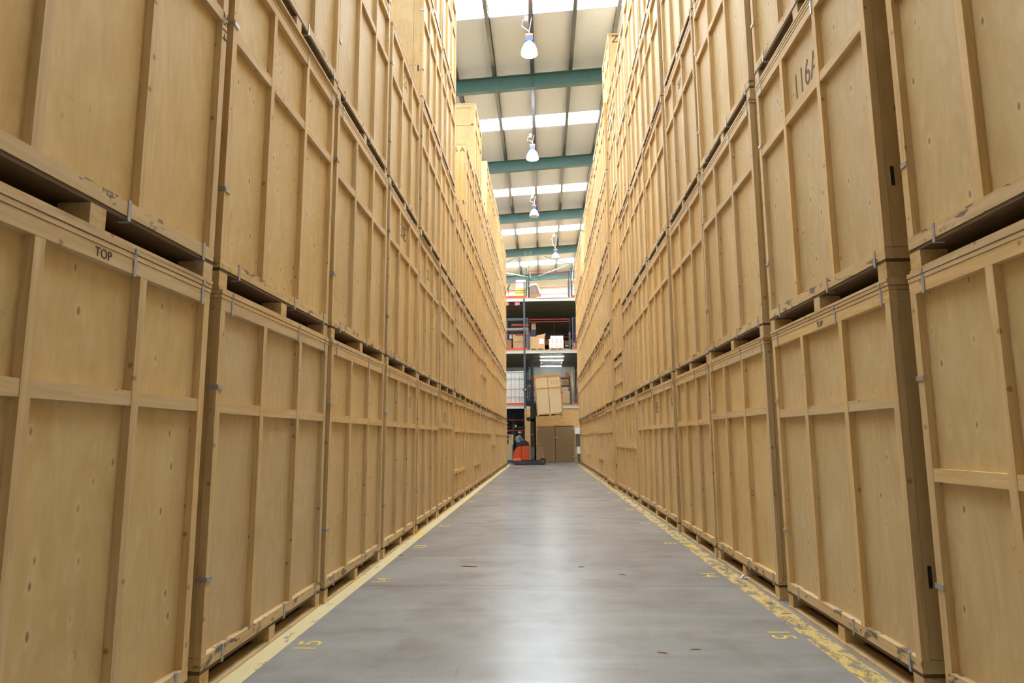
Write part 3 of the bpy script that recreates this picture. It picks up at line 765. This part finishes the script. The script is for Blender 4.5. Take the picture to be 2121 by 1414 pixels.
for i in range(4):
    x = X_(1188)+i*.21; t = thing('leaning_board', f'brown packing board, {ORD[i]} of those leaning behind the right guard', 'board', (x, YM+.9, z), 0, 'brown boards leaning on the lowest deck')
    o = MB().box(-.07, .07, 0, .03, 0, 2.3-.12*i).build('board', CARD_D if i % 2 else CARD, t); o.rotation_euler = (-.10, (-.05, .04, .0, .06)[i], 0)
box_thing('white_carton', 'white carton on the lowest deck near the door post', 'carton', X_(1164), X_(1178), YM+2.05, YM+2.4, z+.98, z+1.3, LABEL)

# ------------------------------------------------------------------ ground level: plywood front and doors
def mat_plywall():
    k = NT('rough_plywood'); co = k.n('TexCoord').outputs['Object']
    g = k.noise(k.scaled(co, (1.2, 4, 9)), 1.3, 5, .6, 1.8)
    c = k.ramp(g, [(.3, srgb(186, 140, 80)), (.55, srgb(206, 164, 104)), (.75, srgb(218, 182, 126))])
    vo = k.n('TexVoronoi', ins={'Vector': k.scaled(co, (3.2, 3, 6)), 'Scale': 1.})
    c = k.mix(k.math('MULTIPLY', k.sstep(vo.outputs['Distance'], .11, .06), .7), c, srgb(112, 70, 36))
    k.bsdf(c, .7); return k.m
PW = mat_plywall()
DOORM = plain('door_chipboard', srgb(140, 112, 76), .7, 0, .06, scale=14)
xdl, xdm, xdr = X_(1110.2), X_(1147.2), X_(1185)
o = MB().box(X_(1108.2), 8.5, YM, YM+.05, 2.30, DECKS[0]-.24).box(xdr, 8.5, YM, YM+.05, 0, 2.30).box(X_(1108.2), xdl, YM, YM+.05, 0, 2.30).build('wall_plywood', PW); tag(o, kind='structure')
o = MB().box(X_(1086), X_(1098.5), YM-.13, YM-.08, 0, DECKS[0]-.24).build('wall_panel', PW); tag(o, kind='structure')
for i, (a_, b_, hh) in enumerate(((xdl, xdm-.012, 2.29), (xdm+.012, xdr, 2.25))):
    o = MB().box(a_, b_, YM-.045, YM-.002, .02, hh).build(f'door_{i+1}', DOORM, bevel=.004); tag(o, ('left','right')[i]+' chipboard door leaf under the mezzanine', 'door', kind='structure')
    xs = a_ if i == 0 else b_
    for zz in (.35, 1.18, 2.06): MB().box(xs-(.03 if i == 0 else .12), xs+(.12 if i == 0 else .16), YM-.055, YM-.046, zz-.02, zz+.02).build('hinge', STEEL, o)
    if i == 1: MB().box(a_-.12, a_+.17, YM-.07, YM-.046, 1.52, 1.57).box(a_-.10, a_-.03, YM-.085, YM-.06, 1.49, 1.60).build('hasp', STEEL, o)
# boards and boxes beside the doors
box_thing('chipboard_sheet', 'brown sheet leaning on the left door leaf beside the truck mast', 'sheet', X_(1108.5), X_(1121.5), YM-.12, YM-.08, 0, 1.02, CARD_D)
o = MB().tube([(X_(1122.4), YM-.1, .35), (X_(1122.0), YM-.09, .95)], .008, 6).tube([(X_(1123.4), YM-.1, .0), (X_(1122.5), YM-.1, .4)], .014, 6).build('white_pole', FOIL); tag(o, 'thin white rod standing against the left door', 'rod')
STK = plain('dark_stack', srgb(104, 84, 64), .8, 0, .2, scale=22)
xq = at(1191.3, 900, Y=YM-.75).x+.02
box_thing('white_case', 'upper white case on the dark stack at the end of the right crates', 'case', xq-.02, xq+.60, YM-.75, YM-.2, 1.77, 2.16, LABEL)
box_thing('dark_stack_box', 'dark brown bundle between the two white cases', 'bundle', xq+.06, xq+.58, YM-.72, YM-.2, .985, 1.77, STK)
box_thing('white_case', 'lower white case on the dark stack at the end of the right crates', 'case', xq+.10, xq+.66, YM-.75, YM-.2, .545+.0, .985, LABEL)
box_thing('dark_stack_box', 'dark brown bundle on the floor under the lower white case', 'bundle', xq+.14, xq+.64, YM-.72, YM-.2, 0, .545, STK)
# dark bay at the left under the mezzanine
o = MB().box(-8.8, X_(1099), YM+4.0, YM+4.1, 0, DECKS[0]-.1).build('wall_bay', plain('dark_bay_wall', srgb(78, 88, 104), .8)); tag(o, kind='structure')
t = thing('pallet_rack', 'dark rack in the bay behind the truck driver', 'rack', (X_(1060), YM+1.6, 0))
for xx in (-.75, .0, .75): MB().box(xx-.05, xx+.05, 0, .9, 0, 3.2).build('upright', POST, t)
for zz in (1.2, 2.05, 2.75): MB().box(-.75, .75, -.03, .0, zz-.06, zz+.04).build('beam', RED if zz > 2 else POST, t)
for i in range(5): MB().box(-.62, -.35, -.04, .02, 1.45+.26*i, 1.53+.26*i).build('shelf_label', FASC, t)
box_thing('cardboard_box', 'cardboard box on the rack shelf behind the truck driver', 'box', X_(1051), X_(1064.5), YM+.9, YM+1.5, 1.10, 1.78, CARD)
box_thing('dark_crate', 'dark plinth carrying the cardboard box behind the truck', 'plinth', X_(1050), X_(1066), YM+.85, YM+1.55, 0, 1.10, DARKB)
box_thing('wrapped_pallet', 'pale wrapped load on the cart behind the truck', 'load', X_(1046), X_(1062), YM-1.6, YM-1.0, .26, 1.16, plain('pale_wrap', srgb(180, 164, 130), .6))
t = thing('pallet_cart', 'low steel cart under the pale wrapped load', 'cart', (X_(1054), YM-1.3, 0))
MB().box(-.4, .42, -.3, .3, .18, .26).build('platform', STEEL, t); MB().tube([(.42, 0, .22), (.5, 0, .75), (.36, 0, 1.12)], .03, 6).build('handle', DARKB, t)
for xx in (-.3, .3):
    for yy in (-.24, .24): MB().tube([(xx, yy-.03, .09), (xx, yy+.03, .09)], .09, 12).build('wheel', DARKB, t)
# ------------------------------------------------------------------ reach truck
YT = 39.7
ORG = plain('truck_orange', srgb(200, 78, 38), .4, 0, .03); BLK = plain('truck_black', srgb(40, 40, 42), .5); CHS = plain('truck_chassis', srgb(66, 62, 62), .6, 0, .15); RUB = plain('tyre', srgb(34, 33, 32), .8); HUB = plain('hub', srgb(92, 84, 66), .6); MASTM = plain('mast_steel', srgb(38, 38, 40), .45, .3)
def XT(px, py=920): return at(px, py, Y=YT).x
tx0 = XT(1063.3)
tr = thing('reach_truck', 'orange and black reach truck lifting a crate at the aisle end', 'forklift', (tx0, YT, 0))
def tp(o_): return o_
MB().prism([(0, .10), (.10, .03), (1.62, .03), (1.62, .24), (0, .24)], -.55, .55).build('chassis', CHS, tr, bevel=.015)
for ya, yb in ((-.52, -.44), (.44, .52)):
    MB().prism([(0, .25), (.48, .25), (.48, 1.08), (.36, 1.06), (.22, .99), (.10, .84), (.03, .68), (0, .45)], ya, yb).build('motor_cover', ORG, tr, bevel=.02)
    MB().box(.495, .93, ya, yb, .27, 1.07).build('battery_cover', ORG, tr, bevel=.02)
MB().box(.88, .94, -.44, .44, .27, 1.07).build('bulkhead', ORG, tr)
MB().box(.05, .30, -.43, .43, .25, .80).build('motor_housing', BLK, tr)
MB().prism([(.08, .95), (.32, .93), (.34, 1.02), (.16, 1.04), (.12, 1.45), (.05, 1.45)], -.30, .30).build('seat', BLK, tr, bevel=.02)
MB().box(.03, .47, -.54, -.515, .25, .39).build('step_plate', plain('step_orange', srgb(236, 120, 92), .5), tr)
for ya, yb in ((-.50, -.42), (.42, .50)):
    MB().prism([(.02, .72), (.10, .90), (.24, 1.04), (.40, 1.09), (.97, 1.09), (.97, 1.14), (.80, 1.16), (.78, 1.38), (.62, 1.40), (.50, 1.28), (.22, 1.30), (.14, 1.40), (.05, 1.36)], ya, yb).build('cab_side', BLK, tr, bevel=.015)
MB().box(.70, .90, -.42, .42, 1.08, 1.30).build('console', BLK, tr, bevel=.015)
MB().box(.02, .14, -.50, -.38, .7, 2.12).build('guard_post', BLK, tr); MB().box(.02, .14, .38, .50, .7, 2.12).build('guard_post', BLK, tr)
MB().box(.0, .72, -.50, .50, 2.12, 2.17).box(.10, .30, -.1, .1, 2.0, 2.12).build('overhead_guard', BLK, tr, bevel=.01)
MB().box(.62, .66, -.48, -.44, 1.15, 2.12).build('front_post', BLK, tr); MB().box(.62, .66, .44, .48, 1.15, 2.12).build('front_post', BLK, tr)
MB().lathe([(0, .13), (.05, .12), (.06, .0)], (.16, -.2, 2.17), 12).build('beacon', plain('beacon_amber', srgb(196, 122, 40), .3), tr, True)
MB().box(-.03, .03, -.5, -.42, 1.45, 1.72).build('yellow_strap', plain('strap_yellow', srgb(232, 214, 40), .5), tr)
for xx, yy in ((1.72, -.46), (1.72, .46)):
    MB().tube([(xx, yy-.07, .18), (xx, yy+.07, .18)], .18, 28).build('wheel', RUB, tr)
    MB().tube([(xx, yy-.075, .18), (xx, yy+.075, .18)], .115, 24).build('hub', HUB, tr)
MB().box(1.45, 1.72, -.44, -.36, .06, .24).box(1.45, 1.72, .36, .44, .06, .24).build('axle_arm', CHS, tr)
MB().tube([(.30, -.07, .14), (.30, .07, .14)], .14, 20).build('drive_wheel', RUB, tr)
ms = .96
for yy in (-.36, .28):
    MB().box(ms+.06, ms+.29, yy, yy+.08, .22, 3.9).build('mast_channel', MASTM, tr)
    MB().box(ms+.09, ms+.26, yy+.01 if yy < 0 else yy-.07, yy+.07 if yy < 0 else yy+.06, 3.4, 4.92).build('inner_channel', MASTM, tr)
for zz in (.55, 2.5, 3.85, 4.75): MB().box(ms+.08, ms+.27, -.36, .36, zz, zz+.14).build('cross_member', MASTM, tr)
MB().tube([(ms+.12, 0, .4), (ms+.12, 0, 3.9)], .05, 10).build('lift_ram', CHS, tr, True)
MB().tube([(ms+.12, 0, 3.9), (ms+.12, 0, 4.75)], .03, 10).build('piston', STEEL, tr, True)
MB().box(ms+.04, ms+.27, -.44, .44, .30, 1.0).build('battery_guard', plain('truck_grey', srgb(84, 90, 98), .4), tr)
MB().box(ms-.16, ms+.05, -.40, .40, 3.42, 3.70).build('mast_stay', MASTM, tr, bevel=.02)
MB().prism([(ms-.20, 2.62), (ms-.12, 2.52), (ms+.1, 2.52), (ms+.1, 2.76), (ms-.12, 2.74)], -.40, .40).build('tilt_bracket', MASTM, tr)
MB().box(ms-.18, ms+.1, -.30, .30, 4.68, 4.94).build('mast_head', MASTM, tr)
t_ = MB(); 
for k in range(24):
    pass
MB().tube([(ms-.22, -.34, 4.36), (ms-.22, -.26, 4.36)], .13, 24).build('hose_reel', RUB, tr); MB().tube([(ms-.22, -.345, 4.36), (ms-.22, -.255, 4.36)], .07, 16).build('reel_hub', STEEL, tr)
MB().tube([(ms-.2, -.3, 4.24), (ms-.16, -.3, 2.7)], .015, 6).build('hose', RUB, tr)
MB().lathe([(0, .0), (.04, .0)], (0, 0, 0), 12)
for zz, cc in ((1.72, PINK), (.98, HUB)): MB().tube([(ms+.16, -.375, zz), (ms+.16, -.362, zz)], .04, 14).build('badge', cc, tr)
TILT = .062
MB().box(ms+.30, ms+.38, -.45, .45, 2.75, 3.55).build('carriage', MASTM, tr)
def rotp(x, z, ox, oz): c, s = math.cos(TILT), math.sin(TILT); return (ox + x*c - z*s, oz + x*s + z*c)
ox, oz = ms+.40, 2.79
for yy in (-.33, .21):
    poly = [rotp(x, z, ox, oz) for x, z in ((0, 0), (1.12, .0), (1.12, .035), (.05, .05), (.05, .9), (0, .9))]
    MB().prism(poly, yy, yy+.12).build('fork', MASTM, tr)
# crate on the forks: its 5 ft end faces the camera
CW, CD_, CH = 1.52, 2.1, 2.4
cx_, cz_ = rotp(.06, -.075, tx0+ox, oz)
rc = thing('storage_crate', 'plywood crate tilted on the forks of the orange reach truck', 'crate', (cx_, YT-1.02, cz_)); rc.rotation_euler = (0, -TILT, 0)
MB().box(.03, CW-.03, .03, CD_-.03, .14, 2.34).build('body', PLY_PALE, rc)
for x in (0, CW-.075):
    for y in (0, CD_-.06): MB().box(x, x+.075, y, y+.06, .14, 2.36).build('corner_post', TIM_G, rc)
MB().box(CW/2-.03, CW/2+.03, 0, .05, .2, 2.3).build('batten', TIM_G, rc)
MB().box(.07, CW-.07, .003, .05, 1.60, 1.66).build('mid_rail', TIM_G, rc)
MB().box(.07, CW-.07, 0, .05, 2.28, 2.35).build('top_rail', TIM_G, rc); MB().box(.07, CW-.07, 0, .05, .14, .20).build('bottom_rail', TIM_W, rc)
MB().box(-.005, CW+.005, -.005, CD_+.005, 2.35, CH).build('lid', TIM_G, rc); MB().box(0, CW, 0, CD_, .115, .14).build('deck', TIM_D, rc)
for x in (0, CW/2-.05, CW-.10):
    for y in (0, CD_-.14): MB().box(x, x+.10, y, y+.14, 0, .115).build('pallet_block', TIM_D, rc)
for x, z in ((-.006, 1.79), (CW-.07, 1.86), (-.006, .80), (CW-.07, .78)): MB().box(x, x+.076, -.008, .02, z-.015, z+.015).build('clip', STEEL, rc)
for x, z in ((CW/2-.012, 2.36), (CW/2-.012, .17)): MB().box(x, x+.03, -.008, .02, z-.05, z+.05).build('clip', STEEL, rc)
lettering('232', 'stencil_mark', .32, plain('pencil_mark', srgb(196, 164, 112), .8), Matrix.Translation((CW*.74, .0285, 1.93)) @ Matrix.Rotation(PI/2, 4, 'X'), rc)

# ------------------------------------------------------------------ driver
SKIN = plain('skin', srgb(186, 128, 100), .6); SHIRT = plain('grey_shirt', srgb(150, 158, 172), .8, 0, .06, scale=14); TROU = plain('dark_trousers', srgb(48, 52, 66), .8); GLV = plain('red_glove', srgb(190, 52, 66), .7); CAPM = plain('white_cap', srgb(238, 238, 236), .6); HAIR = plain('dark_hair', srgb(48, 36, 28), .8)
def skin_mesh(name, verts, edges, radii, mat, parent, root=0, sub=2):
    me = bpy.data.meshes.new(name); me.from_pydata(verts, edges, []); me.update()
    ob = bpy.data.objects.new(name, me); COL.objects.link(ob)
    ob.modifiers.new('s', 'SKIN'); sd = ob.modifiers.new('u', 'SUBSURF'); sd.levels = sub; sd.render_levels = sub
    for i, r in enumerate(radii):
        v = me.skin_vertices[0].data[i]; v.radius = r if isinstance(r, tuple) else (r, r); v.use_root = (i == root)
    dg = bpy.context.evaluated_depsgraph_get(); me2 = bpy.data.meshes.new_from_object(ob.evaluated_get(dg)); me2.name = name
    bpy.data.objects.remove(ob); bpy.data.meshes.remove(me)
    me2.materials.clear(); me2.materials.append(mat)
    for p in me2.polygons: p.use_smooth = True
    o_ = bpy.data.objects.new(name, me2); COL.objects.link(o_); o_.parent = parent
    return o_
pr = thing('person', 'person in a white cap and grey shirt driving the reach truck', 'person', (tx0+.27, YT-.10, 1.02))
pr.rotation_euler = (0, 0, .62)
# facing +x, pelvis near the origin
bv = [(0, 0, .10), (.02, 0, .28), (.05, 0, .46), (.09, 0, .60), (.11, 0, .66), (.135, 0, .735), (.14, 0, .82),
      (.07, .19, .56), (.16, .25, .34), (.36, .20, .30), (.07, -.19, .56), (.17, -.26, .34), (.38, -.22, .30),
      (.10, .10, .08), (.42, .11, .12), (.44, .11, -.28), (.10, -.10, .08), (.42, -.11, .12), (.44, -.11, -.28)]
be = [(0,1),(1,2),(2,3),(3,4),(4,5),(5,6),(3,7),(7,8),(8,9),(3,10),(10,11),(11,12),(0,13),(13,14),(14,15),(0,16),(16,17),(17,18)]
brd = [(.15,.12),(.14,.11),(.15,.12),(.11,.09),.05,.085,.075,.06,.045,.032,.06,.045,.032,.085,.065,.045,.085,.065,.045]
skin_mesh('body', bv, be, brd, SKIN, pr)
sv = bv[:5]+[bv[7], bv[8], (.33, .205, .305), bv[10], bv[11], (.35, -.225, .305)]
se = [(0,1),(1,2),(2,3),(3,4),(3,5),(5,6),(6,7),(3,8),(8,9),(9,10)]
skin_mesh('shirt', sv, se, [(.185,.15),(.19,.155),(.21,.165),(.165,.13),.066,.088,.07,.055,.088,.07,.055], SHIRT, pr)
skin_mesh('trousers', [bv[0], bv[13], bv[14], bv[15], bv[16], bv[17], bv[18]], [(0,1),(1,2),(2,3),(0,4),(4,5),(5,6)], [(.165,.13),.10,.078,.058,.10,.078,.058], TROU, pr)
for s in (1, -1):
    hx, hy, hz = (.38, .20, .30) if s > 0 else (.40, -.22, .30)
    hv = [(hx-.03, hy, hz), (hx+.05, hy, hz)]; he = [(0, 1)]; hr = [.034, .036]
    for k, (dy, ln) in enumerate(((-.03, .07), (-.01, .085), (.01, .08), (.03, .06))):
        b = len(hv); hv += [(hx+.085, hy+dy, hz+.005), (hx+.085+ln*.6, hy+dy, hz-.005), (hx+.085+ln*.8, hy+dy, hz-.035)]
        he += [(1, b), (b, b+1), (b+1, b+2)]; hr += [.011, .010, .008]
    b = len(hv); hv += [(hx+.02, hy-s*.045, hz-.005), (hx+.06, hy-s*.06, hz-.02)]; he += [(0, b), (b, b+1)]; hr += [.013, .010]
    skin_mesh('glove', hv, he, hr, GLV, pr, 0, 1)
# face: nose, ears, eyes, cap and hair follow the head at (.155,0,.84)
hd = Vector((.138, 0, .785))
MB().prism([(.075, -.01), (.112, -.035), (.08, -.045)], -.014, .014).build('nose', SKIN, pr).location = hd
for s in (1, -1):
    MB().lathe([(0, .012), (.02, .008), (.028, 0), (.02, -.008), (0, -.012)], n=10).build('ear', SKIN, pr).matrix_local = Matrix.Translation(hd+Vector((-.01, s*.083, -.015))) @ Matrix.Rotation(PI/2, 4, 'X')
    MB().lathe([(0, .006), (.012, 0), (0, -.006)], n=8).build('eye', INK, pr).matrix_local = Matrix.Translation(hd+Vector((.082, s*.03, .01))) @ Matrix.Rotation(PI/2, 4, 'Y')
MB().box(.072, .084, -.024, .024, -.07, -.062).build('mouth', plain('lips', srgb(150, 84, 76), .6), pr).location = hd
MB().lathe([(.088, -.05), (.094, -.01), (.092, .03)], n=20).build('hair', HAIR, pr, True).location = hd+Vector((-.012, 0, 0))
cp_ = MB().lathe([(.102, .01), (.104, .04), (.098, .08), (.075, .112), (.04, .126), (0, .13)], n=24)
cp_.prism([(.07, .012), (.175, .002), (.175, .010), (.07, .026)], -.065, .065)
cp_.build('cap', CAPM, pr, True).location = hd+Vector((-.005, 0, 0))

# ------------------------------------------------------------------ light and view
w = bpy.data.worlds.new('world'); SC.world = w; w.use_nodes = True
w.node_tree.nodes['Background'].inputs[0].default_value = (.75, .86, 1, 1); w.node_tree.nodes['Background'].inputs[1].default_value = 1.0
SC.view_settings.view_transform = 'Standard'; SC.view_settings.look = 'None'; SC.view_settings.gamma = 1
SC.view_settings.use_curve_mapping = False
SC.view_settings.exposure = 0.76
SC.cycles.max_bounces = 10; SC.cycles.diffuse_bounces = 8
SC.cycles.use_denoising = True
